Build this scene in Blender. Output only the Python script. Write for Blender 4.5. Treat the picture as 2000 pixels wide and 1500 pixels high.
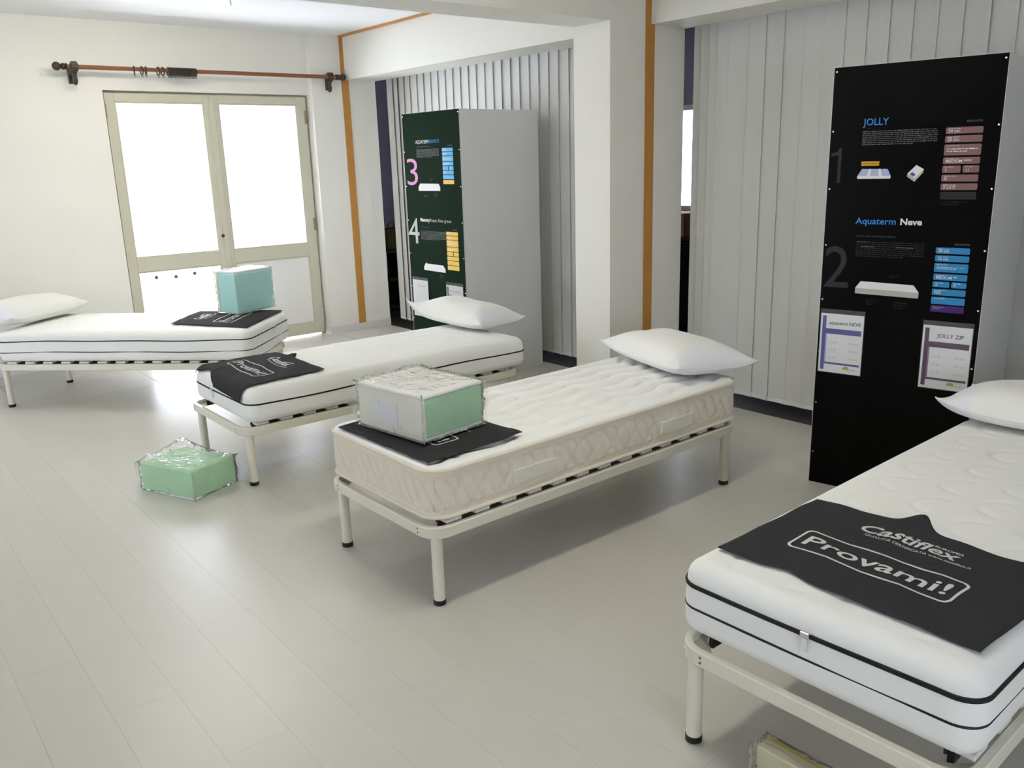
import bpy, bmesh, math, random
from math import pi, sin, cos, sqrt, radians
from mathutils import Matrix, Vector, noise
random.seed(7)
S = bpy.context.scene
for o in list(bpy.data.objects): bpy.data.objects.remove(o)
COL = S.collection

# ------------------------------------------------------------------ camera
cam = bpy.data.cameras.new('camera'); camo = bpy.data.objects.new('camera', cam); COL.objects.link(camo)
F_PX, PITCH, ROLL, YAW, CAM_H = 1665.37, radians(14.7131), radians(-1.7044), radians(51.0338), 1.6516
Fv = Vector((cos(PITCH)*cos(YAW), cos(PITCH)*sin(YAW), -sin(PITCH)))
Rv = Vector((sin(YAW), -cos(YAW), 0)); Uv = Rv.cross(Fv)
R2 = cos(ROLL)*Rv + sin(ROLL)*Uv; U2 = -sin(ROLL)*Rv + cos(ROLL)*Uv
M = Matrix((R2, U2, -Fv)).transposed().to_4x4(); M.translation = (0, 0, CAM_H)
camo.matrix_world = M
cam.sensor_width = 36; cam.lens = F_PX*36/2000; cam.clip_start = .05
S.camera = camo

# ------------------------------------------------------------------ world, lights, exposure
LAMP_STRENGTH = 15.5
WORLD_STRENGTH = 5.6
W = bpy.data.worlds.new('sky'); S.world = W; W.use_nodes = True
bg = W.node_tree.nodes['Background']; bg.inputs[0].default_value = (.83, .87, 1, 1); bg.inputs[1].default_value = WORLD_STRENGTH
S.view_settings.view_transform = 'Standard'; S.view_settings.look = 'None'
S.view_settings.exposure = 0.80; S.view_settings.gamma = 1; S.view_settings.use_curve_mapping = False

# ------------------------------------------------------------------ materials
MATS = {}
def mat(name, col, rough=.6, spec=.4, noise_scale=0, noise_amt=0, bump=0, bump_scale=60, metallic=0, rand=0, trans=0, sheen=0, emis=0):
    if name in MATS: return MATS[name]
    m = bpy.data.materials.new(name); m.use_nodes = True
    nt = m.node_tree; b = nt.nodes['Principled BSDF']
    b.inputs['Base Color'].default_value = (*col, 1); b.inputs['Roughness'].default_value = rough
    b.inputs['Specular IOR Level'].default_value = spec; b.inputs['Metallic'].default_value = metallic
    if sheen: b.inputs['Sheen Weight'].default_value = sheen
    if emis:
        b.inputs['Emission Color'].default_value = (*col, 1); b.inputs['Emission Strength'].default_value = emis
    tc = nt.nodes.new('ShaderNodeTexCoord')
    last = None
    if noise_amt:
        n = nt.nodes.new('ShaderNodeTexNoise'); n.inputs['Scale'].default_value = noise_scale; n.inputs['Detail'].default_value = 4
        nt.links.new(tc.outputs['Object'], n.inputs['Vector'])
        mr = nt.nodes.new('ShaderNodeMapRange'); mr.inputs[3].default_value = 1-noise_amt; mr.inputs[4].default_value = 1+noise_amt
        nt.links.new(n.outputs['Fac'], mr.inputs[0]); last = mr.outputs[0]
    if rand:
        oi = nt.nodes.new('ShaderNodeObjectInfo'); mr2 = nt.nodes.new('ShaderNodeMapRange')
        mr2.inputs[3].default_value = 1-rand; mr2.inputs[4].default_value = 1+rand
        nt.links.new(oi.outputs['Random'], mr2.inputs[0])
        if last:
            mu = nt.nodes.new('ShaderNodeMath'); mu.operation = 'MULTIPLY'
            nt.links.new(last, mu.inputs[0]); nt.links.new(mr2.outputs[0], mu.inputs[1]); last = mu.outputs[0]
        else: last = mr2.outputs[0]
    if last:
        v = nt.nodes.new('ShaderNodeVectorMath'); v.operation = 'SCALE'; v.inputs[0].default_value = col
        nt.links.new(last, v.inputs['Scale']); nt.links.new(v.outputs[0], b.inputs['Base Color'])
    if bump:
        n2 = nt.nodes.new('ShaderNodeTexNoise'); n2.inputs['Scale'].default_value = bump_scale; n2.inputs['Detail'].default_value = 3
        nt.links.new(tc.outputs['Object'], n2.inputs['Vector'])
        bp = nt.nodes.new('ShaderNodeBump'); bp.inputs['Strength'].default_value = bump; bp.inputs['Distance'].default_value = .003
        nt.links.new(n2.outputs['Fac'], bp.inputs['Height']); nt.links.new(bp.outputs[0], b.inputs['Normal'])
    if trans:
        tr = nt.nodes.new('ShaderNodeBsdfTranslucent'); tr.inputs[0].default_value = (*col, 1)
        mx = nt.nodes.new('ShaderNodeMixShader'); mx.inputs[0].default_value = trans
        nt.links.new(b.outputs[0], mx.inputs[1]); nt.links.new(tr.outputs[0], mx.inputs[2])
        nt.links.new(mx.outputs[0], nt.nodes['Material Output'].inputs[0])
    MATS[name] = m; return m
def clear(name, blend, rough, tint, bump=0, bscale=20, bdist=.004, haze=0):
    if name in MATS: return MATS[name]
    m = bpy.data.materials.new(name); m.use_nodes = True; nt = m.node_tree; nt.nodes.remove(nt.nodes['Principled BSDF'])
    t = nt.nodes.new('ShaderNodeBsdfTransparent'); t.inputs[0].default_value = (*tint, 1)
    g = nt.nodes.new('ShaderNodeBsdfGlossy'); g.inputs['Roughness'].default_value = rough
    lw = nt.nodes.new('ShaderNodeLayerWeight'); lw.inputs[0].default_value = blend
    mx = nt.nodes.new('ShaderNodeMixShader')
    nt.links.new(lw.outputs['Fresnel'], mx.inputs[0]); nt.links.new(t.outputs[0], mx.inputs[1]); nt.links.new(g.outputs[0], mx.inputs[2])
    out = mx.outputs[0]
    if haze:
        d = nt.nodes.new('ShaderNodeBsdfDiffuse'); d.inputs[0].default_value = (.85, .86, .86, 1)
        m2 = nt.nodes.new('ShaderNodeMixShader'); m2.inputs[0].default_value = haze
        nt.links.new(out, m2.inputs[1]); nt.links.new(d.outputs[0], m2.inputs[2]); out = m2.outputs[0]
    if bump:
        tc = nt.nodes.new('ShaderNodeTexCoord'); n = nt.nodes.new('ShaderNodeTexNoise'); n.inputs['Scale'].default_value = bscale
        n.inputs['Detail'].default_value = 2; n.inputs['Distortion'].default_value = 1.2
        nt.links.new(tc.outputs['Object'], n.inputs['Vector'])
        bp = nt.nodes.new('ShaderNodeBump'); bp.inputs['Strength'].default_value = bump; bp.inputs['Distance'].default_value = bdist
        nt.links.new(n.outputs['Fac'], bp.inputs['Height'])
        nt.links.new(bp.outputs[0], g.inputs['Normal']); nt.links.new(bp.outputs[0], lw.inputs['Normal'])
    nt.links.new(out, nt.nodes['Material Output'].inputs[0]); MATS[name] = m; return m

m_wall = mat('wall_paint', (.80, .785, .72), .75, .2, 3, .02, .25, 90)
m_ceil = mat('ceiling_paint', (.84, .84, .83), .8, .2, 2, .015)
m_plank = mat('pale_plank', (.60, .58, .52), .32, .45, 5, .03, .05, 40, rand=.012)
m_seam = mat('floor_seam', (.54, .52, .46), .6)
m_tile = mat('pale_stone_tile', (.66, .64, .60), .33, .4, 6, .05, rand=.02)
m_skirt = mat('skirting_stone', (.68, .66, .61), .35, .4, 9, .06)
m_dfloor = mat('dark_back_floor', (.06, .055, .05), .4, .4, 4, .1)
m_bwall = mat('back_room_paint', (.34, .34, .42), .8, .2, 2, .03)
m_wood = mat('orange_wood', (.50, .235, .045), .45, .4, 14, .12)
m_door = mat('door_enamel', (.58, .56, .44), .45, .4, 4, .03)
m_doorw = mat('door_panel_white', (.80, .79, .75), .45, .4, 4, .02)
m_brass = mat('old_brass', (.30, .24, .12), .4, .5, metallic=.8)
m_chrome = mat('bright_steel', (.75, .75, .74), .25, .5, metallic=1)
m_rod = mat('red_brown_wood', (.22, .075, .028), .35, .5, 20, .12)
m_dkwood = mat('dark_walnut', (.035, .020, .012), .4, .5, 20, .15)
m_enamel = mat('cream_enamel', (.74, .71, .59), .32, .5)
m_black = mat('black_rubber', (.012, .012, .012), .55)
m_slat = mat('beech_slat', (.34, .22, .12), .5, .4, 20, .1)
m_cap = mat('white_plastic', (.78, .77, .74), .4)
m_knit = mat('white_knit', (.86, .86, .82), .9, .1, 30, .012, .18, 420, sheen=.2)
m_quilt = mat('white_damask', (.88, .88, .855), .85, .1, 30, .012, .12, 300, sheen=.2)
m_border = mat('beige_damask', (.78, .715, .58), .85, .1, 20, .03, .2, 260, sheen=.15)
m_vent = mat('pale_mesh_band', (.74, .72, .60), .8, .1, 60, .04)
m_pipe = mat('black_piping', (.010, .010, .011), .6, .3)
m_felt = mat('charcoal_felt', (.040, .040, .042), .95, .08, 40, .12, .25, 260)
m_print = mat('white_print', (.62, .62, .61), .8, .2)
m_pillow = mat('pillow_cotton', (.80, .805, .82), .85, .1, 20, .012, .1, 320, sheen=.2)
m_pband = mat('pillow_cream_panel', (.84, .835, .79), .85, .1, 20, .012, .1, 320, sheen=.2)
m_foam = mat('green_foam', (.47, .73, .46), .95, .05, 30, .07, .5, 140)
m_foamt = mat('teal_foam', (.52, .86, .80), .95, .05, 30, .07, .5, 140)
m_foamy = mat('cream_foam', (.72, .68, .45), .95, .05, 30, .05, .4, 140)
m_edge = mat('yellow_foam', (.62, .54, .12), .95, .05)
m_cover = mat('quilted_cover', (.85, .82, .71), .9, .1, 18, .05, .4, 60)
m_white = mat('sample_white', (.83, .83, .82), .85, .1, 14, .03, .3, 50)
m_bag = clear('clear_bag', .12, .07, (.99, .99, .99), .9, 16, .02, .09)
m_sleeve = clear('clear_sleeve', .10, .08, (.985, .985, .985), 0, haze=.03)
m_glass = clear('window_glass', .1, .02, (.97, .98, .98))
m_blind = mat('blind_fabric', (.74, .74, .70), .85, .1, 120, .03, .1, 300, trans=.12)
m_grey = mat('grey_laminate', (.72, .72, .72), .5, .35, 3, .02)
m_board = mat('black_gloss_board', (.0012, .0012, .0014), .3, .10)
m_boardg = mat('dark_green_gloss_board', (.009, .022, .012), .6, .02)
m_rim = mat('pale_board_edge', (.55, .55, .53), .5)
def flatm(n, c): return mat(n, c, .45, .3)
p_white = flatm('print_white', (.75, .75, .75)); p_grey = flatm('print_grey', (.14, .14, .14)); p_dim = flatm('print_dim', (.020, .020, .025))
p_blue = flatm('print_blue', (.035, .22, .62)); p_sky = flatm('print_sky', (.03, .24, .52)); p_sky2 = flatm('print_light_sky', (.10, .42, .72))
p_rose = flatm('print_rose', (.24, .13, .13)); p_yel = flatm('print_yellow', (.78, .50, .06)); p_orange = flatm('print_orange', (.60, .33, .02))
p_violet = flatm('print_violet', (.06, .02, .16)); p_navy = flatm('print_navy', (.09, .09, .33)); p_plum = flatm('print_plum', (.10, .05, .10))
p_mauve = flatm('print_mauve', (.30, .14, .28)); p_pale = flatm('print_pale_blue', (.40, .45, .75)); p_pink = flatm('print_pink', (.62, .24, .50))
p_stone = flatm('print_stone', (.45, .45, .40)); p_lil = flatm('print_lilac', (.42, .44, .62)); p_paper = flatm('paper_white', (.80, .80, .80))
p_ink = flatm('print_ink', (.03, .03, .03)); p_soft = flatm('print_soft_ink', (.42, .42, .44)); p_lime = flatm('print_lime', (.42, .42, .04)); p_teal = flatm('print_dark_teal', (.02, .05, .05))

# ------------------------------------------------------------------ helpers
def tag(o, label=None, cat=None, group=None, kind=None):
    if label: o['label'] = label
    if cat: o['category'] = cat
    if group: o['group'] = group
    if kind: o['kind'] = kind
    return o
def empty(name, loc=(0, 0, 0), rz=0, parent=None):
    o = bpy.data.objects.new(name, None); COL.objects.link(o); o.location = loc; o.rotation_euler = (0, 0, rz)
    o.empty_display_size = .1
    if parent: o.parent = parent
    return o
def link(name, me, m, parent=None, smooth=False):
    if m and not me.materials: me.materials.append(m)
    if smooth:
        for p in me.polygons: p.use_smooth = True
    o = bpy.data.objects.new(name, me); COL.objects.link(o)
    if parent: o.parent = parent
    return o
def mk(name, vs, fs, m, parent=None, smooth=False, fix=True):
    me = bpy.data.meshes.new(name); me.from_pydata([tuple(v) for v in vs], [], fs); me.update()
    if fix:
        b = bmesh.new(); b.from_mesh(me); bmesh.ops.recalc_face_normals(b, faces=b.faces); b.to_mesh(me); b.free()
    return link(name, me, m, parent, smooth)
def boxgeo(x0, x1, y0, y1, z0, z1):
    vs = [(x, y, z) for x in (x0, x1) for y in (y0, y1) for z in (z0, z1)]
    return vs, [(0, 1, 3, 2), (4, 6, 7, 5), (0, 4, 5, 1), (2, 3, 7, 6), (0, 2, 6, 4), (1, 5, 7, 3)]
def boxes(name, lst, m, parent=None, bevel=0):
    vs, fs = [], []
    for b in lst:
        v, f = boxgeo(*b); n = len(vs); vs += v; fs += [tuple(i+n for i in q) for q in f]
    o = mk(name, vs, fs, m, parent)
    if bevel:
        b = bmesh.new(); b.from_mesh(o.data)
        bmesh.ops.bevel(b, geom=list(b.edges), offset=bevel, segments=2, affect='EDGES', profile=.5); b.to_mesh(o.data); b.free()
    return o
def box(name, x0, x1, y0, y1, z0, z1, m, parent=None, bevel=0): return boxes(name, [(x0, x1, y0, y1, z0, z1)], m, parent, bevel)
def lathe(name, prof, m, parent=None, seg=20, axis='z', loc=(0, 0, 0)):
    vs, fs = [], []
    for (r, z) in prof:
        for k in range(seg):
            a = 2*pi*k/seg; vs.append((r*cos(a), r*sin(a), z))
    for i in range(len(prof)-1):
        for k in range(seg):
            fs.append((i*seg+k, i*seg+(k+1) % seg, (i+1)*seg+(k+1) % seg, (i+1)*seg+k))
    fs.append(tuple(range(seg))); n = (len(prof)-1)*seg; fs.append(tuple(n+k for k in range(seg)))
    if axis == 'x': vs = [(z, y, -x) for x, y, z in vs]
    vs = [(x+loc[0], y+loc[1], z+loc[2]) for x, y, z in vs]
    o = mk(name, vs, fs, m, parent, True)
    try: o.data.set_sharp_from_angle(angle=radians(40))
    except Exception: pass
    return o
def prism(name, poly, m, parent=None, y=0.0, th=.0008):
    """flat printed shape in the local XZ plane, facing -Y"""
    n = len(poly); vs = [(x, y, z) for x, z in poly]+[(x, y+th, z) for x, z in poly]
    fs = [tuple(range(n)), tuple(range(2*n-1, n-1, -1))]+[(i, (i+1) % n, n+(i+1) % n, n+i) for i in range(n)]
    return mk(name, vs, fs, m, parent)
def rrect(x0, x1, z0, z1, r, n=4):
    pts = []
    for cx, cz, a0 in ((x1-r, z1-r, 0), (x0+r, z1-r, pi/2), (x0+r, z0+r, pi), (x1-r, z0+r, 1.5*pi)):
        for k in range(n+1):
            a = a0+k*pi/2/n; pts.append((cx+r*cos(a), cz+r*sin(a)))
    return pts
def text_mesh(body, size=1.0, bold=0, shear=0, ax='LEFT', sx=1.0, ext=0.0):
    c = bpy.data.curves.new('t', 'FONT'); c.body = body; c.size = size; c.align_x = ax; c.offset = bold*size; c.shear = shear; c.extrude = ext; c.resolution_u = 3
    o = bpy.data.objects.new('t', c); COL.objects.link(o)
    dg = bpy.context.evaluated_depsgraph_get(); me = bpy.data.meshes.new_from_object(o.evaluated_get(dg))
    bpy.data.objects.remove(o); bpy.data.curves.remove(c)
    if sx != 1:
        for v in me.vertices: v.co.x *= sx
    return me
def ptext(name, body, x, z, h, m, parent, width=None, bold=0, ax='LEFT', y=-.0012, slope=0):
    """text on a board: h = cap height, width = fitted width"""
    me = text_mesh(body, h/.7, bold, 0, ax)
    xs = [v.co.x for v in me.vertices]
    k = 1
    if width and xs: k = width/(max(xs)-min(xs))
    for v in me.vertices:
        v.co = (x+v.co.x*k, y, z+v.co.y+slope*v.co.x*k)
    return link(name, me, m, parent)
def textlines(name, x0, x1, z0, z1, n, m, parent, seed=0, fill=.5, y=-.0012, last=.7):
    """a block of print too small to read: broken strokes, one line per row"""
    rnd = random.Random(seed); vs, fs = [], []
    dz = (z1-z0)/n
    for i in range(n):
        z = z1-(i+.5)*dz; x = x0; xe = x1 if i < n-1 else x0+(x1-x0)*last
        while x < xe-.003:
            w = min(rnd.uniform(.006, .026), xe-x); hh = dz*fill/2*rnd.uniform(.7, 1.1); b = len(vs)
            vs += [(x, y, z-hh), (x+w, y, z-hh), (x+w, y, z+hh), (x, y, z+hh)]; fs.append((b, b+1, b+2, b+3)); x += w+.0035
    return mk(name, vs, fs, m, parent, fix=False)
def loop_rr(hx, hy, R, step=.03, nc=8):
    pts, nor = [], []
    def seg(a, b, n):
        L = (Vector(b)-Vector(a)).length; k = max(1, int(L/step))
        for i in range(k): pts.append(tuple(Vector(a).lerp(Vector(b), i/k))); nor.append(n)
    def arc(cx, cy, a0):
        for i in range(nc):
            a = a0+i*pi/2/nc; pts.append((cx+R*cos(a), cy+R*sin(a))); nor.append((cos(a), sin(a)))
    seg((hx, -hy+R), (hx, hy-R), (1, 0)); arc(hx-R, hy-R, 0)
    seg((hx-R, hy), (-hx+R, hy), (0, 1)); arc(-hx+R, hy-R, pi/2)
    seg((-hx, hy-R), (-hx, -hy+R), (-1, 0)); arc(-hx+R, -hy+R, pi)
    seg((-hx+R, -hy), (hx-R, -hy), (0, -1)); arc(hx-R, -hy+R, 1.5*pi)
    return pts, nor
def sweep(name, loop, prof, m, parent=None, smooth=True, zfun=None):
    """closed profile [(outward, z)] swept along a closed loop"""
    pts, nor = loop; n, k = len(pts), len(prof); vs, fs = [], []
    for (x, y), (a, b) in zip(pts, nor):
        dz = zfun(x, y) if zfun else 0
        for o, z in prof: vs.append((x+a*o, y+b*o, z+dz))
    for i in range(n):
        j = (i+1) % n
        for q in range(k): fs.append((i*k+q, j*k+q, j*k+(q+1) % k, i*k+(q+1) % k))
    o = mk(name, vs, fs, m, parent, smooth)
    if smooth:
        try: o.data.set_sharp_from_angle(angle=radians(35))
        except Exception: pass
    return o

# ------------------------------------------------------------------ room dimensions
YW, YA, XP, XH, XE, XB = 7.80, 7.725, 3.932, 4.285, 4.62, 4.65
ZC, ZH, YB, YB2 = 2.838, 2.44, 3.832, 4.148
XL, YF = -3.6, -2.2          # left and front walls, behind the camera
XR, YR = 7.0, 8.9            # room behind the blinds

# ------------------------------------------------------------------ structure
st = dict(kind='structure')
floor = empty('floor'); tag(floor, kind='structure')
box('subfloor', XL, XE, YF, YW+.3, -.06, -.0022, m_seam, floor)
PW, PL = .196, 1.22
def plank_mesh(L):
    v, f = boxgeo(0, PW-.0005, 0, L-.0004, -.0035, 0)
    me = bpy.data.meshes.new('plank'); me.from_pydata(v, [], f); me.update(); me.materials.append(m_plank); return me
pm = {}; hidden = []
YT = 6.925                    # planks end here, stone tiles begin
x = .664-PW*21; ci = 0
while x < XE-.02:
    off = (ci*.43) % PL; y = YF-off
    while y < YT-.01:
        a, b = max(y, YF), min(y+PL, YT)
        # planks out of the photograph's sight are joined into one piece
        vis = (x > -.6 and b > .4)
        if b-a > .02 and not vis: hidden.append((x, min(x+PW-.0005, XE), a, b-.0004, -.0035, 0))
        elif b-a > .02:
            key = round(b-a, 3)
            if key not in pm: pm[key] = plank_mesh(b-a)
            o = bpy.data.objects.new('plank', pm[key]); COL.objects.link(o); o.parent = floor; o.location = (x, a, 0)
            if x+PW > XE: o.scale.x = (XE-x)/PW
        y += PL
    x += PW; ci += 1
boxes('plank_field', hidden, m_plank, floor)['kind'] = 'stuff'
for k in range(-6, 3):
    a = 1.984+k*.993; b = min(a+.993, XE)
    o = box('floor_tile', a+.004, b-.004, YT+.003, 7.86, -.012, 0, m_tile, floor)
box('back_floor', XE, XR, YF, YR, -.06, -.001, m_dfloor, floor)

ceil = empty('ceiling'); tag(ceil, kind='structure')
box('ceiling_slab', XL, XR, YF, YR, ZC, ZC+.1, m_ceil, ceil)
tag(box('ceiling_beam', XL, XP, YB, YB2, ZH, ZC, m_wall), kind='structure')
# window wall, opening for the glazed door
DX0, DX1, DZ = 2.092, 3.926, 2.302
wb = boxes('wall_back', [(XL, DX0, YW, YW+.28, 0, ZC), (DX0, XP, YW, YW+.28, DZ, ZC)], m_wall); tag(wb, kind='structure')
tag(box('wall_pillar_back', XP, XE, YA, YR, 0, ZC, m_wall), kind='structure')
tag(box('wall_pillar_right', XP, XE, YB, YB2, 0, ZC, m_wall), kind='structure')
tag(box('wall_header_back', XH, XE, YB2, YA, ZH, ZC, m_wall), kind='structure')
tag(box('wall_header_right', XH, XE, YF, YB, ZH, ZC, m_wall), kind='structure')
LY0, LY1, LZ0, LZ1 = 4.5, 6.7, .4, 2.2
tag(boxes('wall_left', [(XL-.1, XL, YF, LY0, 0, ZC), (XL-.1, XL, LY1, YW+.28, 0, ZC), (XL-.1, XL, LY0, LY1, 0, LZ0), (XL-.1, XL, LY0, LY1, LZ1, ZC)], m_wall), kind='structure')
w4 = empty('window_4', (XL-.06, 0, 0)); tag(w4, kind='structure')
boxes('window_frame', [(0, .05, LY0, LY1, LZ0, LZ0+.06), (0, .05, LY0, LY1, LZ1-.06, LZ1)]+[(0, .05, LY0+k*(LY1-LY0-.06)/2, LY0+k*(LY1-LY0-.06)/2+.06, LZ0+.06, LZ1-.06) for k in range(3)], m_door, w4)
for k in range(2):
    a = LY0+k*(LY1-LY0-.06)/2+.06; box('pane', .02, .026, a, a+(LY1-LY0-.06)/2-.06, LZ0+.06, LZ1-.06, m_glass, w4)
FX0, FX1, FZ0, FZ1 = -.9, 1.3, .8, 2.0
tag(boxes('wall_front', [(XL-.1, FX0, YF-.1, YF, 0, ZC), (FX1, XR, YF-.1, YF, 0, ZC), (FX0, FX1, YF-.1, YF, 0, FZ0), (FX0, FX1, YF-.1, YF, FZ1, ZC)], m_wall), kind='structure')
w3 = empty('fill_window', (0, YF-.06, 0)); tag(w3, kind='structure')  # unseen window, added to let in fill light from behind the camera
boxes('window_frame', [(FX0, FX1, 0, .05, FZ0, FZ0+.06), (FX0, FX1, 0, .05, FZ1-.06, FZ1)]+[(FX0+k*(FX1-FX0-.06)/2, FX0+k*(FX1-FX0-.06)/2+.06, 0, .05, FZ0+.06, FZ1-.06) for k in range(3)], m_door, w3)
for k in range(2):
    a = FX0+k*(FX1-FX0-.06)/2+.06; box('pane', a, a+(FX1-FX0-.06)/2-.06, .02, .026, FZ0+.06, FZ1-.06, m_glass, w3)
# trim: orange wood strips
tag(box('trim_1', 4.250, 4.322, YA-.012, YA, .072, ZH, m_wood), kind='structure')
tag(box('trim_2', 4.250, XH, YA-.012, YA, ZH, ZC, m_wood), kind='structure')
tag(box('trim_3', 4.236, XH, YB2, YA-.012, ZC-.012, ZC, m_wood), kind='structure')
tag(box('trim_4', 4.244, 4.318, YB-.012, YB, .072, ZH, m_wood), kind='structure')
tag(box('trim_5', 4.244, XH, YB-.012, YB, ZH, ZC, m_wood), kind='structure')
# skirting
tag(box('baseboard_back', XL, DX0-.01, YW-.012, YW, 0, .075, m_skirt), kind='structure')
tag(boxes('baseboard_pillar', [(XP-.012, XE, YA-.012, YA, 0, .072), (XP-.012, XP, YA, YW+.05, 0, .072)], m_skirt), kind='structure')
tag(boxes('baseboard_right', [(XP-.012, XE, YB-.012, YB, 0, .072), (XP-.012, XP, YB, YB2, 0, .072)], m_skirt), kind='structure')
# room behind the blinds
WY0, WY1, WZ0, WZ1 = 5.35, 6.25, 1.10, 2.13
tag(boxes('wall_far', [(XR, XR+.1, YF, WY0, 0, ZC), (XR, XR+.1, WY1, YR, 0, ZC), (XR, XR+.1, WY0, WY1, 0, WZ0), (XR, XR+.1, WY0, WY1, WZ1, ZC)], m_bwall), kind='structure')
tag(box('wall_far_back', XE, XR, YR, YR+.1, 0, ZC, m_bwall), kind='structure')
w2 = empty('window_2', (XR, 0, 0)); tag(w2, kind='structure')
boxes('window_frame', [(0, .05, WY0, WY0+.05, WZ0, WZ1), (0, .05, WY1-.05, WY1, WZ0, WZ1), (0, .05, WY0, WY1, WZ0, WZ0+.05), (0, .05, WY0, WY1, WZ1-.05, WZ1)], m_cap, w2)
box('pane', .02, .026, WY0+.05, WY1-.05, WZ0+.05, WZ1-.05, m_glass, w2)

# ------------------------------------------------------------------ glazed door
d1 = empty('door_1', (0, 7.86, 0)); tag(d1, kind='structure')
boxes('frame', [(DX0, 2.125, 0, .07, 0, DZ), (3.885, DX1, 0, .07, 0, DZ), (2.125, 3.885, 0, .07, 2.268, DZ)], m_door, d1, .003)
def leaf(x0, x1, gx0, gx1, solid):
    parts = [(x0, gx0, -.03, .02, .02, 2.285), (gx1, x1, -.03, .02, .02, 2.285), (gx0, gx1, -.03, .02, 2.215, 2.285), (gx0, gx1, -.03, .02, .796, .917), (gx0, gx1, -.03, .02, .02, .13)]
    lf = boxes('door_leaf', parts, m_door, d1, .003)
    box('pane', gx0, gx1, -.008, -.003, .917, 2.215, m_glass, lf)
    if solid: box('lower_panel', gx0, gx1, -.018, .0, .13, .796, m_doorw, lf)
    else: box('pane', gx0, gx1, -.008, -.003, .13, .796, m_glass, lf)
    bd = []
    for (a, b) in ((.917, 2.215), (.13, .796)):
        bd += [(gx0, gx0+.012, -.022, -.009, a, b), (gx1-.012, gx1, -.022, -.009, a, b), (gx0+.012, gx1-.012, -.022, -.009, b-.012, b), (gx0+.012, gx1-.012, -.022, -.009, a, a+.012)]
    boxes('glazing_bead', bd, m_door, lf)
    return lf
l1 = leaf(2.105, 3.000, 2.182, 2.926, False)
l2 = leaf(3.003, 3.905, 3.058, 3.812, True)
box('cover_strip', 2.972, 3.020, -.042, -.030, .03, 2.28, m_door, l1, .003)
lathe('lock', [(.012, 0), (.014, .004), (.014, .016), (.006, .02)], m_dkwood, l1, 12, 'z', (0, 0, 0)).matrix_local = Matrix.Translation((2.965, -.030, 1.055)) @ Matrix.Rotation(pi/2, 4, 'X')
for hx, hz, m in ((2.100, 2.14, m_brass), (3.893, 2.10, m_brass), (3.893, .20, m_chrome), (3.893, 1.1, m_brass)):
    h = lathe('hinge', [(.004, -.06), (.009, -.058), (.009, -.002), (.007, 0), (.009, .002), (.009, .058), (.004, .06)], m, d1, 12, 'z', (hx, -.038, hz))
for hx, hz in ((2.335, .765), (2.505, .755), (2.675, .768)):
    lathe('suction_hook', [(.018, 0), (.016, .004), (.006, .010), (.005, .02)], m_rod, l1, 10).matrix_local = Matrix.Translation((hx, -.009, hz-.03)) @ Matrix.Rotation(pi/2, 4, 'X')

# ------------------------------------------------------------------ curtain rod and rings
cr = empty('curtain_rod', (1.75, 7.65, 2.457)); tag(cr, 'red-brown wooden curtain rod with dark brackets and ball finials above the glazed door', 'curtain rod')
RX0, RX1 = .118, 2.345
lathe('rod', [(.017, .04), (.017, 2.42)], m_rod, cr, 18, 'x')
for sgn, x0, nm in ((-1, .07, 'l'), (1, 2.40, 'r')):
    pr = [(.017, 0), (.026, .004), (.026, .012), (.018, .016), (.024, .022), (.027, .034), (.020, .044), (.012, .048), (.014, .052)]
    pr += [(.033*sin(a), .078-.033*cos(a)) for a in [0.45+k*(pi-.5)/9 for k in range(10)]]
    lathe('finial', [(r, sgn*z) for r, z in pr], m_dkwood, cr, 18, 'x', (x0, 0, 0))
def bracket(xb, depth):
    # cup around the rod, arm back to the wall, carved drop below
    vs, fs = [], []
    th = .02
    prof = [(-.030, .030), (-.012, .040), (.012, .040), (.030, .028), (.034, .0), (depth-.02, -.02), (depth-.004, .02), (depth, .03), (depth, -.11), (depth-.012, -.115), (depth-.03, -.10), (depth-.045, -.055), (.02, -.040), (-.012, -.034), (-.030, -.016)]
    n = len(prof)
    vs = [(xb-th, y, z) for y, z in prof]+[(xb+th, y, z) for y, z in prof]
    fs = [tuple(range(n)), tuple(range(2*n-1, n-1, -1))]+[(i, (i+1) % n, n+(i+1) % n, n+i) for i in range(n)]
    b = mk('bracket', vs, fs, m_dkwood, cr)
    lathe('collar', [(.022, -.03), (.031, -.026), (.034, 0), (.031, .026), (.022, .03)], m_dkwood, b, 16, 'x', (xb, 0, 0))
    lathe('drop_knob', [(.004, -.135), (.016, -.125), (.022, -.10), (.018, -.06), (.026, -.035)], m_dkwood, b, 14, 'z', (xb, .028, 0))
bracket(RX0, YW-7.65); bracket(RX1, YA-7.65)
def ring_mesh():
    vs, fs = [], []; Rm, r, a, b = .031, .0052, 20, 6
    for i in range(a):
        A = 2*pi*i/a
        for j in range(b):
            B = 2*pi*j/b; q = Rm+r*cos(B); vs.append((r*sin(B), q*cos(A), q*sin(A)))
    for i in range(a):
        for j in range(b): fs.append((i*b+j, ((i+1) % a)*b+j, ((i+1) % a)*b+(j+1) % b, i*b+(j+1) % b))
    # small eye under the ring
    n = len(vs)
    for i in range(10):
        A = 2*pi*i/10
        for j in range(5):
            B = 2*pi*j/5; q = .007+.002*cos(B); vs.append((q*cos(A), .002*sin(B), -.042+q*sin(A)))
    for i in range(10):
        for j in range(5): fs.append((n+i*5+j, n+((i+1) % 10)*5+j, n+((i+1) % 10)*5+(j+1) % 5, n+i*5+(j+1) % 5))
    me = bpy.data.meshes.new('curtain_ring'); me.from_pydata(vs, [], fs); me.update(); me.materials.append(m_dkwood)
    for p in me.polygons: p.use_smooth = True
    return me
rm = ring_mesh()
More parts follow.
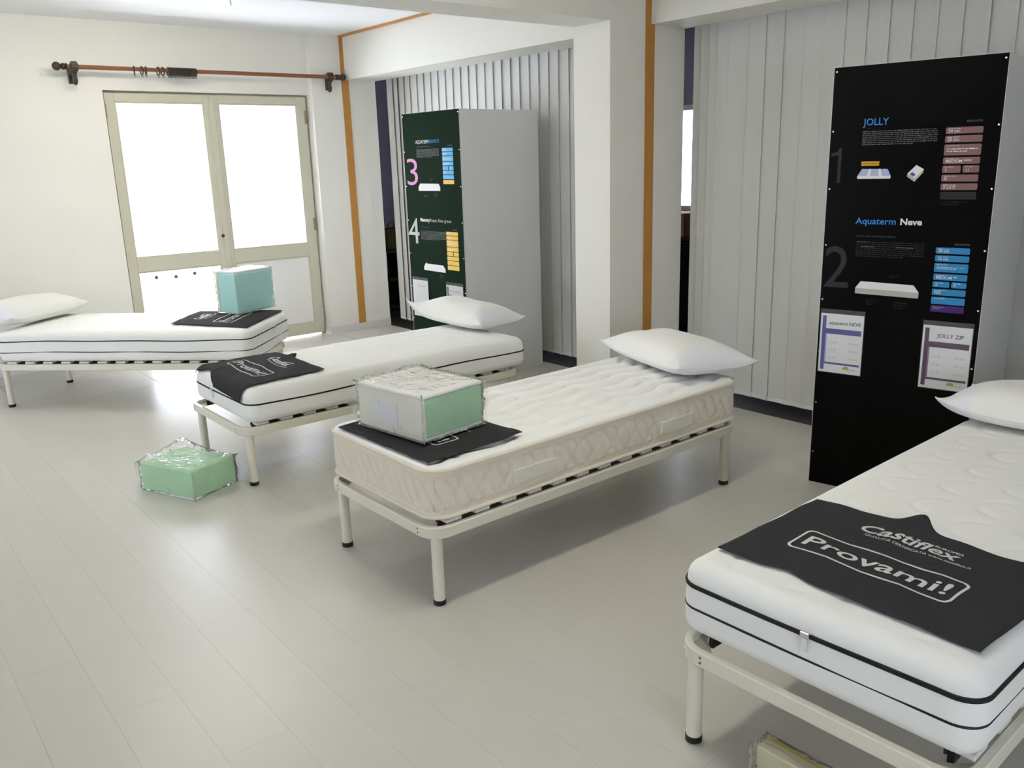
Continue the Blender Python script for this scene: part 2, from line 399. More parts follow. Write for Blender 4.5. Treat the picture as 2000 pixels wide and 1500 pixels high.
loose = [(2.320, 'dark wooden curtain ring hanging alone, nearest the left bracket of the rod'),
         (2.379, 'dark wooden curtain ring, left of the close pair on the rod'),
         (2.412, 'dark wooden curtain ring, right of the close pair on the rod'),
         (2.511, 'dark wooden curtain ring, second to the left of the bunched rings'),
         (2.548, 'dark wooden curtain ring just left of the bunched rings on the rod')]
rnd = random.Random(3)
for i, (rx, lb) in enumerate(loose):
    o = bpy.data.objects.new('curtain_ring', rm); COL.objects.link(o); o.location = (rx, 7.65, 2.457-.0085); o.rotation_euler = (0, 0, rnd.uniform(-.5, .5))
    tag(o, lb, 'curtain ring', 'curtain rings on the rod')
for k in range(20):
    o = bpy.data.objects.new('curtain_ring', rm); COL.objects.link(o); o.location = (2.592+k*.0121, 7.65, 2.457-.0085); o.rotation_euler = (rnd.uniform(-.08, .08), 0, 0)
    tag(o, 'dark wooden curtain ring in the tight bunch at the middle of the rod', 'curtain ring', 'curtain rings on the rod')

# ------------------------------------------------------------------ ceiling lamps
def lamp(x0, x1, y0, y1, label):
    t = empty('ceiling_lamp', ((x0+x1)/2, (y0+y1)/2, ZC)); tag(t, label, 'ceiling lamp')
    hx, hy = (x1-x0)/2, (y1-y0)/2
    box('housing', -hx, hx, -hy, hy, -.035, 0, m_cap, t, .004)
    m = mat('lamp_diffuser', (1.0, .95, .82), .5, .2, emis=LAMP_STRENGTH)
    box('diffuser', -hx+.04, hx-.04, -hy+.01, hy-.01, -.078, -.035, m, t, .012)
    for s in (-1, 1): box('end_cap', s*(hx-.0395)-.018*(s < 0)-.0, s*(hx-.0395)+.018*(s > 0), -hy+.006, hy-.006, -.082, -.035, m_cap, t, .003)
lamp(1.30, 2.63, 6.22, 6.42, 'long white ceiling lamp with a glowing diffuser near the glazed door')
lamp(1.30, 2.63, 2.10, 2.30, 'long white ceiling lamp with a glowing diffuser above the bed by the pillar')

# ------------------------------------------------------------------ vertical blinds
def slat_mesh(w, h, cv):
    vs, fs = [], []; n = 6
    for k in range(n+1):
        a = -1+2*k/n; y = a*w/2; xx = cv*(1-a*a)
        for dx in (0, .0012):
            for z in (0, h): vs.append((xx+dx, y, z))
    for k in range(n):
        b = k*4; c = b+4
        fs += [(b, c, c+1, b+1), (b+2, b+3, c+3, c+2), (b, b+2, c+2, c), (b+1, c+1, c+3, b+3)]
    fs += [(0, 1, 3, 2), (n*4, n*4+2, n*4+3, n*4+1)]
    me = bpy.data.meshes.new('slat'); me.from_pydata(vs, [], fs); me.update(); me.materials.append(m_blind); return me
def blind(label, ys, ws, cv):
    t = empty('vertical_blind', (XB+.03, ys[0][0], 2.47)); tag(t, label, 'blind')
    ymin = min(y for y, a in ys)-.08; ymax = max(y for y, a in ys)+.06
    box('head_rail', -.029, .02, ymin-ys[0][0], ymax-ys[0][0], .0, .035, m_cap, t, .003)
    sm = slat_mesh(ws, 2.395, cv); wm = None
    for y, a in ys:
        o = bpy.data.objects.new('slat', sm); COL.objects.link(o); o.parent = t; o.location = (0, y-ys[0][0], -2.395); o.rotation_euler = (0, 0, a)
        w = boxes('bottom_weight', [(-.003, .005, -ws*.46, ws*.46, .004, .03)], m_cap, o) if wm is None else bpy.data.objects.new('bottom_weight', wm)
        if wm is None: wm = w.data
        else: COL.objects.link(w); w.parent = o
    # bead chain joining the slat bottoms
    return t
ysL = [(7.560, -.12), (7.458, -.22), (7.352, -.16)]
y = 7.248
while y > 4.1: ysL.append((y, radians(-5.5)+rnd.uniform(-.02, .02))); y -= .1155
blind('off-white vertical slat blind between the two pillars, behind the grey display box', ysL, .127, .005)
ysR = [(3.728, .10), (3.672, .12), (3.602, .15), (3.545, .10)]
y = 3.455
while y > .35: ysR.append((y, radians(-3)+rnd.uniform(-.06, .06))); y -= .1285
blind('off-white vertical slat blind right of the near pillar, behind the black panel', ysR, .137, .008)

# ------------------------------------------------------------------ things glimpsed past the blinds
cb = empty('cabinet', (6.45, 5.5, 0)); tag(cb, 'black low cabinet in the back room seen past the near pillar', 'cabinet')
box('body', -.3, .3, -.9, .9, .06, .90, m_board, cb, .004); box('plinth', -.27, .27, -.87, .87, 0, .06, m_black, cb); box('top', -.31, .31, -.91, .91, .90, .93, m_black, cb, .003)
for k in range(3): box('door', -.318, -.301, -.88+k*.592, -.88+k*.592+.58, .08, .88, m_board, cb, .003)
kb = empty('cardboard_box', (6.35, 5.33, .93)); tag(kb, 'tan cardboard box on the black back-room cabinet', 'box')
mk_ = mat('cardboard', (.42, .24, .14), .8, .1, 12, .06)
box('body', -.15, .15, -.22, .22, 0, .20, mk_, kb, .003)
for s in (-1, 1): box('flap', -.15, .15, s*.11-.105, s*.11+.105, .2005, .205, mk_, kb)
sh = empty('shelf_unit', (5.25, 8.55, 0)); tag(sh, 'dark open shelf unit in the back room seen past the far pillar', 'shelf')
for s in (-.5, .0, .5): box('side_panel', s-.012, s+.012, -.18, .18, 0, .70, m_black, sh)
for z in (.04, .36, .675): box('shelf', -.512, .512, -.18, .18, z, z+.025, m_black, sh)
hb = empty('storage_bag', (5.25, 8.52, .70)); tag(hb, 'olive brown storage bag on the dark back-room shelf', 'bag')
m_ol = mat('olive_cloth', (.10, .085, .03), .9, .1, 20, .1)
box('body', -.2, .2, -.12, .12, 0, .24, m_ol, hb, .03)
for s in (-1, 1): sweep('handle', ([(.08*cos(2*pi*k/16), .24+.06*sin(2*pi*k/16)) for k in range(16)], [(cos(2*pi*k/16), sin(2*pi*k/16)) for k in range(16)]), [(0, 0), (.008, 0), (.008, .012), (0, .012)], m_ol, hb).matrix_local = Matrix.Translation((0, s*.06, 0)) @ Matrix.Rotation(pi/2, 4, 'X')

# ------------------------------------------------------------------ beds
BEDS = [(1.8364, 6.6433, 134.97), (2.5243, 4.5919, .02), (2.5316, 2.8760, .884), (2.6451, 1.0220, 1.622)]
MOFF = [(-.032, .004), (.039, -.018), (.024, .015), (.035, .010)]
ZT = [.570, .538, .563, .567]
BNAME = ['standing askew in the corner by the glazed door', 'standing in front of the grey display box', 'standing in the middle of the room', 'cut off at the right edge beside the black panel']
def bed_xf(i): x, y, t = BEDS[i]; return (x, y, 0), radians(t)
def make_frame(i):
    loc, rz = bed_xf(i)
    t = empty('bed_frame', loc, rz); tag(t, 'cream metal slatted bed frame '+BNAME[i], 'bed frame', 'slatted bed frames')
    L = loop_rr(.95, .40, .085)
    sweep('rail', L, [(-.003, .283), (0, .286), (0, .325), (-.003, .328), (-.021, .328), (-.023, .325), (-.023, .286), (-.021, .283)], m_enamel, t)
    for su in (-1, 1):
        for sv in (-1, 1):
            lg = lathe('leg', [(.0225, .018), (.0225, .285)], m_enamel, t, 20, 'z', (su*.90, sv*.355, 0))
            lathe('foot_cap', [(.022, 0), (.0245, .002), (.0245, .019), (.0225, .021)], m_black, lg, 20, 'z', (su*.90, sv*.355, 0))
            g = [(su*.93, sv*.38), (su*.82, sv*.38), (su*.93, sv*.27)]
            vs = [(x, y, z) for z in (.300, .304) for x, y in g]
            mk('corner_plate', vs, [(0, 1, 2), (3, 5, 4), (0, 3, 4, 1), (1, 4, 5, 2), (2, 5, 3, 0)], m_enamel, t)
    for sv in (-1, 1):
        for su in (-1, 1):
            for dz in (-.008, .008):
                o = lathe('bolt', [(.004, 0), (.004, .0015), (.001, .002)], m_brass, t, 8); o.matrix_local = Matrix.Translation((su*.9503, sv*.305, .306+dz)) @ Matrix.Rotation(su*pi/2, 4, 'Y')
    for sv in (-1, 1): box('gap_shade_lower', -.87, .87, sv*.327-.008, sv*.327+.008, .300, .329, m_black, t, .002); box('gap_shade_upper', -.87, .87, sv*.3145-.0035, sv*.3145+.0035, .318, .3445, m_black, t)  # black strips added so the gaps between slats look shaded under the mattress
    sm = cm = None
    for k in range(13):
        u = -.828+k*.138
        if sm is None:
            vs, fs = [], []
            n = 10
            for a in range(n+1):
                v = -.36+.72*a/n; z = .3305+.004*(1-(v/.36)**2)
                for du in (-.034, .034):
                    for dz in (0, .009): vs.append((du, v, z+dz))
            for a in range(n):
                b = a*4; c = b+4
                fs += [(b, b+2, c+2, c), (b+1, c+1, c+3, b+3), (b, c, c+1, b+1), (b+2, b+3, c+3, c+2)]
            fs += [(0, 1, 3, 2), (n*4, n*4+2, n*4+3, n*4+1)]
            o = mk('slat', vs, fs, m_slat, t); sm = o.data
        else: o = bpy.data.objects.new('slat', sm); COL.objects.link(o); o.parent = t
        o.location = (u, 0, 0)
        for s in (-1, 1):
            if cm is None: c = box('slat_cap', -.036, .036, -.026, .026, .3285, .3425, m_cap, o, .002); cm = c.data
            else: c = bpy.data.objects.new('slat_cap', cm); COL.objects.link(c); c.parent = o
            c.location = (0, s*.350, 0)
    return t
def make_mattress(i, T, R, r, style, label):
    loc, rz = bed_xf(i); c, s = cos(rz), sin(rz); mu, mv = MOFF[i]
    zb = ZT[i]-T
    t = empty('mattress', (loc[0]+mu*c-mv*s, loc[1]+mu*s+mv*c, zb), rz); tag(t, label, 'mattress')
    hx, hy = .95, .40
    def axis(h, step):
        ph = [k*pi/2/6 for k in range(7)]
        e = [r*(1-cos(a)) for a in ph]
        n = int((2*h-2*r)/step); mid = [-h+r+(2*h-2*r)*k/n for k in range(1, n)]
        return [-h+q for q in e]+mid+[h-q for q in reversed(e)]
    step = .0085 if i in (2, 3) else .012
    X, Y = axis(hx, step), axis(hy, step)
    def disp(u, v):
        d = .0016*sin(u*5.1+1)*sin(v*7.3)
        e = min(hx-abs(u), hy-abs(v))
        k = max(0, min(1, (e-.03)/.05))
        if style == 'wave':
            # wavy quilting lines running along the bed, broken by crossing stitch rows
            w = .105; q = (v+.022*sin(2*pi*u/.34)+.006*sin(2*pi*u/.15)) / w
            f = abs(q-round(q)) * w
            d += k*(-.015*math.exp(-(f/.020)**2)+.003)
            q2 = (u+.35*v+.02*sin(v*18))/.30; f2 = abs(q2-round(q2))*.30
            d += k*(-.010*math.exp(-(f2/.020)**2))
        else:
            # small stitched arcs in staggered rows
            a, b = (.19, .125) if style == 'arc' else (.21, .16)
            row = math.floor(v/b); uu = u+(row % 2)*a/2; cu = (uu/a-math.floor(uu/a)-.5)*a; cv = (v/b-row-.5)*b
            rr = a*.34; f = abs(sqrt(cu*cu+(cv+.02)**2)-rr)
            on = 1 if (cv+.02) > -.01 else 0
            d += k*on*(-.0045*math.exp(-(f/.011)**2)) + k*.0012
        return d
    vs, idx = [], {}
    for a, qx in enumerate(X):
        for b, qy in enumerate(Y):
            sx, sy = (1 if qx >= 0 else -1), (1 if qy >= 0 else -1)
            ax, ay = abs(qx), abs(qy); e = min(hx-ax, hy-ay)
            px, py = ax, ay
            if ax > hx-R and ay > hy-R:
                dx, dy = ax-(hx-R), ay-(hy-R); m_ = max(dx, dy); n_ = sqrt(dx*dx+dy*dy)
                if n_ > 1e-9: px, py = hx-R+dx*m_/n_, hy-R+dy*m_/n_
            z = T-(r-sqrt(max(0, r*r-(r-e)**2)) if e < r else 0)
            puff = .010*(1-(qx/hx)**4)*(1-(qy/hy)**4) if style != 'wave' else .004*(1-(qx/hx)**4)*(1-(qy/hy)**4)
            vs.append((sx*px, sy*py, z+disp(qx, qy)+puff-.006)); idx[a, b] = len(vs)-1
    nx, ny = len(X), len(Y)
    fs = [(idx[a, b], idx[a+1, b], idx[a+1, b+1], idx[a, b+1]) for a in range(nx-1) for b in range(ny-1)]
    mk('top_panel', vs, fs, m_quilt if style == 'wave' else m_knit, t, True, fix=False)
    # border
    loop = [idx[a, 0] for a in range(nx)]+[idx[nx-1, b] for b in range(1, ny)]+[idx[a, ny-1] for a in range(nx-2, -1, -1)]+[idx[0, b] for b in range(ny-2, 0, -1)]
    P = [Vector(vs[k][:2]) for k in loop]; n = len(P); N = []
    for k in range(n):
        d = (P[(k+1) % n]-P[k-1]); d.normalize(); N.append(Vector((d.y, -d.x)))
    Z0 = vs[loop[0]][2]; rows = 26; rb = r*.8
    bv, bf = [], []; arc = [0]
    for k in range(1, n): arc.append(arc[-1]+(P[k]-P[k-1]).length)
    for q in range(rows+1):
        f = q/rows; z = Z0*(1-f)
        ins = (rb-sqrt(max(0, rb*rb-(rb-z)**2))) if z < rb else 0
        for k in range(n):
            o = -ins
            if style == 'wave':
                zz = z
                o += -.004*math.exp(-((zz-(T-.052))/.004)**2)-.004*math.exp(-((zz-.035)/.004)**2)
                if .04 < zz < T-.057:
                    ph = (arc[k]+.55*zz)/.062; g = abs(ph-round(ph))*.062; o += .004-.0095*math.exp(-(g/.008)**2)
                    ph = (arc[k]-.9*zz)/.124; g = abs(ph-round(ph))*.124; o += -.006*math.exp(-(g/.007)**2)
            else:
                o += .004*sin(pi*f)+.0012*sin(arc[k]*9)*sin(pi*f)
            bv.append((P[k].x+N[k].x*o, P[k].y+N[k].y*o, z))
    for q in range(rows):
        for k in range(n): bf.append((q*n+k, q*n+(k+1) % n, (q+1)*n+(k+1) % n, (q+1)*n+k))
    bf.append(tuple(rows*n+k for k in range(n)))
    for k in range(n): bv[k] = vs[loop[k]]
    mk('border', bv, bf, m_border if style == 'wave' else m_knit, t, True)
    Lp = loop_rr(hx, hy, R, .05, 10)
    wav = lambda x, y: .0025*sin(x*4.2+i)+.002*sin(y*7+x*9)
    def piping(z, h, dep): sweep('piping', Lp, [(-.004, z-h), (dep, z-h*.8), (dep+.0015, z), (dep, z+h*.8), (-.004, z+h)], m_pipe, t, True, wav)
    zl = lambda z: z-zb
    if style == 'wave':
        for z in (T-r*.9, .012): sweep('edge_tape', Lp, [(.0, z-.008), (.006, z-.006), (.0085, z), (.006, z+.006), (.0, z+.008)], m_border, t)
        for u0, u1 in ((-.565, -.335), (.335, .565)):
            pl = box('air_vent_band', u0, u1, -hy-.009, -hy+.01, .055, .115, m_vent, t, .003)
    elif i == 1: piping(zl(.452), .0048, .0048)
    elif i == 0: piping(zl(.497), .0042, .0045); piping(zl(.418), .0038, .0045)
    else: piping(zl(.500), .0068, .005); piping(zl(.434), .0042, .0045)
    if style != 'wave':
        zz = {0: .497, 1: .452, 3: .500}[i]-zb; vv = {0: -.06, 1: .09, 3: .005}[i]
        z_ = box('zip_pull', -hx-.014, -hx-.0055, vv-.012, vv+.012, zz-.008, zz+.008, m_chrome, t, .002)
        box('pull_tab', -hx-.012, -hx-.008, vv-.006, vv+.006, zz-.045, zz-.009, m_cap, z_)
    return t
for i in range(4): make_frame(i)
make_mattress(0, .224, .07, .045, 'dot', 'white mattress with two black piping lines on the bed by the glazed door')
make_mattress(1, .192, .07, .055, 'arc', 'white mattress with one black piping line in front of the grey display box')
make_mattress(2, .217, .09, .022, 'wave', 'white quilted mattress with a beige damask border in the middle of the room')
make_mattress(3, .221, .06, .050, 'dot', 'large near white mattress with two black piping lines at the right edge')

# ------------------------------------------------------------------ pillows
def make_pillow(i, u, v, rot, hx, hy, T, lift, tiltx, tilty, label, seed, curl=(0, 0)):
    loc, rz = bed_xf(i); c, s = cos(rz), sin(rz)
    t = empty('pillow', (loc[0]+u*c-v*s, loc[1]+u*s+v*c, ZT[i]+lift), 0)
    t.matrix_world = Matrix.Translation(t.location) @ Matrix.Rotation(rz+radians(rot), 4, 'Z') @ Matrix.Rotation(tilty, 4, 'Y') @ Matrix.Rotation(tiltx, 4, 'X')
    tag(t, label, 'pillow', 'white pillows on the beds')
    n, m = 30, 48       # local X = depth, local Y = length
    def pos(a, b, top):
        # pinched outline: sides drawn in, corners left as points
        x = hx*a*(1-.10*(1-b*b)*abs(a)**3); y = hy*b*(1-.055*(1-a*a)*abs(b)**3)
        th = max(0, (1-abs(a)**2.8))**.54*max(0, (1-abs(b)**3.4))**.54
        nz = noise.noise(Vector((a*1.7+seed, b*2.6, seed*3)))
        w = .010*nz*th+.004*noise.noise(Vector((a*5, b*6+seed, 2)))*(1-th)*min(1, th*6)
        # creases running in from the corners
        z = T*(.70 if top else -.30)*th+(w if top else 0)
        cr_ = (abs(a)*abs(b))**4
        z += cr_*(.030+(curl[0]*(1 if b > 0 else 0)+curl[1]*(1 if b < 0 else 0))*(1 if a < 0 else 0))
        return (x, y, z+T*.30)
    A = [-cos(pi*k/n) for k in range(n+1)]; B = [-cos(pi*k/m) if False else (-1+2*k/m) for k in range(m+1)]
    B = [sin(pi/2*b)*.45+b*.55 for b in B]
    def piece(name, j0, j1, mt):
        vs, fs, id_ = [], [], {}
        for top in (1, 0):
            for a in range(n+1):
                for j in range(j0, j1+1):
                    if not top and (a in (0, n) or j in (0, m)): id_[0, a, j] = id_[1, a, j]; continue
                    id_[top, a, j] = len(vs); vs.append(pos(A[a], B[j], top))
            for a in range(n):
                for j in range(j0, j1):
                    q = (id_[top, a, j], id_[top, a+1, j], id_[top, a+1, j+1], id_[top, a, j+1])
                    fs.append(q if top else q[::-1])
        return mk(name, vs, fs, mt, t, True, fix=False)
    piece('middle_panel', 10, m-10, m_pband); piece('end_panel', 0, 10, m_pillow); piece('end_panel', m-10, m, m_pillow)
    # corded seam round the edge
    ring = [(A[0], B[j]) for j in range(m+1)]+[(A[a], B[m]) for a in range(1, n+1)]+[(A[n], B[j]) for j in range(m-1, -1, -1)]+[(A[a], B[0]) for a in range(n-1, 0, -1)]
    vs, fs = [], []; k = len(ring)
    for q, (a, b) in enumerate(ring):
        p = Vector(pos(a, b, 1)); d = (Vector(pos(*ring[(q+1) % k], 1))-Vector(pos(*ring[q-1], 1))).normalized(); up = Vector((0, 0, 1)); sd = d.cross(up).normalized()
        for e in range(5): ang = 2*pi*e/5; vs.append(p+sd*.0028*cos(ang)+up*.0028*sin(ang))
    for q in range(k):
        for e in range(5): fs.append((q*5+e, ((q+1) % k)*5+e, ((q+1) % k)*5+(e+1) % 5, q*5+(e+1) % 5))
    mk('seam_cord', vs, fs, m_pillow, t, True)
    return t
make_pillow(0, .93, -.04, -10, .225, .39, .185, .003, 0, .02, 'white pillow cut off at the left edge, on the bed by the glazed door', 1.3)
make_pillow(1, .965, .235, 7, .215, .385, .165, .010, .05, .02, 'white pillow on the bed in front of the grey display box', 4.1, (.07, .0))
make_pillow(2, .950, .025, -17, .235, .395, .165, .003, 0, .03, 'white pillow lying askew on the quilted bed in the middle', 2.2)
make_pillow(3, 1.01, .065, 3, .215, .400, .165, .003, 0, .03, 'white pillow at the right edge, next to the black panel', 7.7, (.02, 0))

# ------------------------------------------------------------------ felt mats with print
def make_mat(i, corners, label, r, seed, wr, bumps=(), pr=True, edgepull=()):
    """corners (u,v): foot-left, foot-right, head-right, head-left in bed coordinates"""
    loc, rz = bed_xf(i)
    t = empty('felt_mat', (loc[0], loc[1], 0), rz); tag(t, label, 'mat', 'dark printed felt mats on the beds')
    FL, FR, HR, HL = [Vector(c) for c in corners]
    zt = ZT[i]; RC = (.07, .07, .09, .06)[i]
    rnd = random.Random(seed)
    waves = [(rnd.uniform(5, 16), rnd.uniform(5, 16), rnd.uniform(0, 6), rnd.uniform(.3, 1)) for _ in range(5)]
    def Sf(s, q, off=0):
        p = FL.lerp(FR, s).lerp(HL.lerp(HR, s), q)
        u, v = p.x, p.y
        for (s0, ws, du, sd) in edgepull:
            u += du*math.exp(-((s-s0)/ws)**2)*(q**4 if sd > 0 else (1-q)**4)
        w = sum(a*abs(sin(f*s+g*q*.6+h))**3 for f, g, h, a in waves)*wr
        for (s0, q0, ws, wq, h) in bumps: w += h*math.exp(-((s-s0)/ws)**2-((q-q0)/wq)**2)
        h = (.009 if i == 2 else .006)+w+off
        # puff of the mattress towards its middle, rounding towards the edges
        uu = min(1, abs(u-MOFF[i][0])/.95); vv = min(1, abs(v-MOFF[i][1])/.4)
        pf = (.010 if i != 2 else .004)*(1-uu**4)*(1-vv**4)-.006+.0025
        # distance inside the rounded outline of the mattress: fall with its rounded edge, hang beyond it
        x, y = u-MOFF[i][0], v-MOFF[i][1]
        qx, qy = abs(x)-(.95-RC), abs(y)-(.40-RC); ox, oy = max(qx, 0), max(qy, 0); ol = sqrt(ox*ox+oy*oy)
        e = RC-ol-min(max(qx, qy), 0)
        if ol > 1e-6: nx, ny = ox/ol*(1 if x > 0 else -1), oy/ol*(1 if y > 0 else -1)
        else: nx = ny = 0
        if e >= r: return Vector((u, v, zt+pf+h))
        if e >= 0:
            sn = (r-e)/r; cs = sqrt(max(0, 1-sn*sn)); return Vector((u+nx*h*sn, v+ny*h*sn, zt+pf-r+(r+h)*cs))
        hh = h+.004
        return Vector((u+nx*(e+hh), v+ny*(e+hh), zt+pf-r+e))
    n, m = 64, 46; th = .0022
    vs, fs = [], []
    for off in (0, -th):
        for a in range(n+1):
            for b in range(m+1): vs.append(Sf(a/n, b/m, off))
    I = lambda a, b, l=0: l*(n+1)*(m+1)+a*(m+1)+b
    for a in range(n):
        for b in range(m):
            fs.append((I(a, b), I(a+1, b), I(a+1, b+1), I(a, b+1))); fs.append((I(a, b, 1), I(a, b+1, 1), I(a+1, b+1, 1), I(a+1, b, 1)))
    for a in range(n): fs += [(I(a, 0), I(a, 0, 1), I(a+1, 0, 1), I(a+1, 0)), (I(a, m), I(a+1, m), I(a+1, m, 1), I(a, m, 1))]
    for b in range(m): fs += [(I(0, b), I(0, b+1), I(0, b+1, 1), I(0, b, 1)), (I(n, b), I(n, b, 1), I(n, b+1, 1), I(n, b+1))]
    mk('cloth', vs, fs, m_felt, t, True)
    WID, HEI = .715, .515       # size of the mat; print laid out in metres from its foot-left corner
    def lay(name, me, x, y, k=1.0, arcdrop=0):
        b = bmesh.new(); b.from_mesh(me)
        bmesh.ops.triangulate(b, faces=b.faces)
        for _ in range(3):
            le = [e for e in b.edges if e.calc_length() > .016]
            if not le: break
            bmesh.ops.subdivide_edges(b, edges=le, cuts=1); bmesh.ops.triangulate(b, faces=b.faces)
        for v in b.verts:
            X, Yy = x+v.co.x*k, y+v.co.y
            v.co = Sf(X/WID, Yy/HEI, .0016)
        b.to_mesh(me); b.free(); return link(name, me, m_print, t)
    def fit(me, w):
        xs = [v.co.x for v in me.vertices]; k = w/(max(xs)-min(xs)); x0 = min(xs)
        for v in me.vertices: v.co.x = (v.co.x-x0)*k
        return me
    def frame_mesh(w, h, th_, r_):
        o = rrect(0, w, 0, h, r_, 5); q = rrect(th_, w-th_, th_, h-th_, r_-th_*.7, 5); k = len(o)
        me = bpy.data.meshes.new('f'); me.from_pydata([(x, y, 0) for x, y in o+q], [], [(j, (j+1) % k, k+(j+1) % k, k+j) for j in range(k)]); me.update(); return me
    lay('print_frame', frame_mesh(.455, .132, .0075, .022), .122, .142)
    lay('slogan_print', fit(text_mesh('Provami!', .058/.7, .012), .400), .150, .180)
    lay('name_print', fit(text_mesh('Castiflex', .052/.7, .020, .10), .275), .212, .378)
    lay('small_print', fit(text_mesh('EUROPEA', .012/.7, .02), .078), .410, .424)
    # curved strapline below the name
    me = fit(text_mesh('QUALIT\u00c0 CERTIFICATA www.castiflex.it', .0115/.7, .015), .290)
    for v in me.vertices: v.co.y -= .012*sin(pi*(v.co.x+.07)/.37)
    lay('strapline_print', me, .242, .362)
    return t
make_mat(3, [(-.800, .365), (-.822, -.345), (-.300, -.372), (-.290, .352)], 'dark grey felt mat with white lettering on the near right mattress', .05, 5, .0022,
         bumps=((.44, 1.0, .06, .07, .022), (.30, .10, .05, .10, .006)), edgepull=((.44, .05, .055, 1), (.30, .08, .02, -1), (.75, .2, -.02, 1)))
make_mat(2, [(-.912, .322), (-.900, -.328), (-.425, -.318), (-.43, .345)], 'dark grey felt mat under the bagged foam block on the quilted mattress', .022, 9, .0014,
         bumps=((.30, .10, .05, .12, .012), (.95, .95, .10, .12, .010)))
make_mat(1, [(-.898, .350), (-.928, -.345), (-.418, -.325), (-.415, .365)], 'creased dark grey felt mat with white lettering in front of the grey display box', .055, 14, .0032,
         bumps=((.30, .12, .04, .10, .012), (.36, .98, .05, .05, .016)), edgepull=((.36, .06, .04, 1), (.25, .10, .03, -1)))
make_mat(0, [(-.948, .345), (-.950, -.350), (-.300, -.325), (-.330, .215)], 'dark grey felt mat under the teal foam block near the glazed door', .045, 21, .002)

# ------------------------------------------------------------------ foam blocks in clear bags
def make_foam(name, label, near, left, right, z0, h, mats, seed, gap=.007, fin=.022, hump=0, upright=False):
    near, left, right = Vector((*near, 0)), Vector((*left, 0)), Vector((*right, 0))
    ex = (right-near); w = ex.length; ex.normalize(); dl = (left-near).length
    t = empty(name, (near.x, near.y, z0), math.atan2(ex.y, ex.x)); tag(t, label, 'foam block', 'foam mattress samples in clear bags')
    # local: X near->right, Y near->left, Z up
    fm, cm_, tmz = mats
    e = .006
    if cm_ is None:
        box('foam', 0, w, 0, dl, e, h, fm, t, .004)
    elif upright:
        box('foam', 0, w, 0, dl-.03, e, h-.012, fm, t, .006); box('cover', -.003, w+.003, dl-.029, dl, e, h, cm_, t, .012); box('top_cover', 0, w, .004, dl-.03, h-.0115, h+.003, tmz, t, .003)
    else:
        box('foam', .018, w, .0, dl, e+.012, h-.016, fm, t, .004)
        box('cover', .0, .0175, -.003, dl+.003, e+.006, h-.012, cm_, t, .006)
        box('top_cover', -.002, w+.004, -.004, dl+.004, h-.0155, h, tmz, t, .006)
        box('base_cover', .0, w, -.003, dl+.003, e, e+.0115, cm_, t, .004)
        # printed paper insert behind the clear film
        me = box('paper_insert', -.0025, -.0005, dl*.38, dl*.80, h*.22, h*.72, p_paper, t)
    # bag: wrinkled shell, slightly larger than the block
    n = 14; vs, fs = [], []; seen = {}
    def bagpt(a, b, c):
        x, y, z = -gap+(w+2*gap)*a, -gap+(dl+2*gap)*b, .002+(h+gap-.002)*c
        q = Vector((a*3+seed, b*3, c*3)); nz = noise.noise(q)*.008+noise.noise(q*2.7)*.005
        d = Vector((a-.5, b-.5, 0)); k = 1 if c > .05 else .2
        x += (nz if a in (0, 1) else 0)*(1 if a else -1)*k*.6; y += (nz if b in (0, 1) else 0)*(1 if b else -1)*k*.6
        if c == 1:
            z += abs(nz)*1.6+hump*max(0, a*.5+b*.9-.7)**2*1.6
        elif hump and c > .5: z += (c-.5)*2*hump*max(0, a*.5+b*.9-.7)**2*1.6
        return (x, y, z)
    def V(a, b, c):
        key = (a, b, c)
        if key not in seen: seen[key] = len(vs); vs.append(bagpt(a/n, b/n, c/n))
        return seen[key]
    for i_ in range(n):
        for j in range(n):
            for z in (0, n): fs.append((V(i_, j, z), V(i_+1, j, z), V(i_+1, j+1, z), V(i_, j+1, z)))
            for y in (0, n): fs.append((V(i_, y, j), V(i_+1, y, j), V(i_+1, y, j+1), V(i_, y, j+1)))
            for x in (0, n): fs.append((V(x, i_, j), V(x, i_+1, j), V(x, i_+1, j+1), V(x, i_, j+1)))
    bag = mk('plastic_bag', vs, fs, m_bag, t, True)
    # welded seams standing out along the upright edges
    for (a, b, dx, dy) in ((0, 0, -.4, -1), (0, 1, -1, .5), (1, 0, 1, -.5), (1, 1, 1, 1)):
        L = sqrt(dx*dx+dy*dy); vs, fs = [], []
        for k in range(11):
            c = k/10; p = Vector(bagpt(a, b, c)); f = fin*(.7+.5*noise.noise(Vector((c*3, a+seed, b*2))))
            for q in (0, 1):
                vs.append((p.x+dx/L*f*q, p.y+dy/L*f*q, p.z))
        for k in range(10): fs.append((2*k, 2*k+1, 2*k+3, 2*k+2))
        sw = mk('bag_seam', vs, fs, m_bag, bag, True, fix=False)
        md = sw.modifiers.new('thick', 'SOLIDIFY'); md.thickness = .0012; md.offset = 0
    return t
make_foam('foam_block', 'green foam block in a clear crinkled bag lying on the floor', (1.302, 4.240), (1.146, 4.592), (1.570, 4.352), 0, .150, (m_foam, None, None), 1.0, hump=.06)
make_foam('foam_block', 'bagged green and beige foam sample on the quilted mattress in the middle', (1.728, 2.700), (1.676, 3.100), (2.052, 2.742), ZT[2]+.020, .190, (m_foam, m_cover, m_white), 5.0)
make_foam('foam_block', 'teal foam block standing upright on the mattress by the glazed door', (2.405, 6.215), (2.330, 6.42), (2.742, 6.330), ZT[0]+.017, .315, (m_foamt, m_cover, m_white), 9.0, gap=.005, fin=.006, upright=True)
fs4 = make_foam('foam_block', 'cream foam slab on edge with a yellow rim, at the bottom under the near bed', (1.683, .70), (1.683, 1.105), (1.733, .70), 0, .150, (m_foamy, None, None), 13.0, fin=.012)
cv_, cf_ = [], []
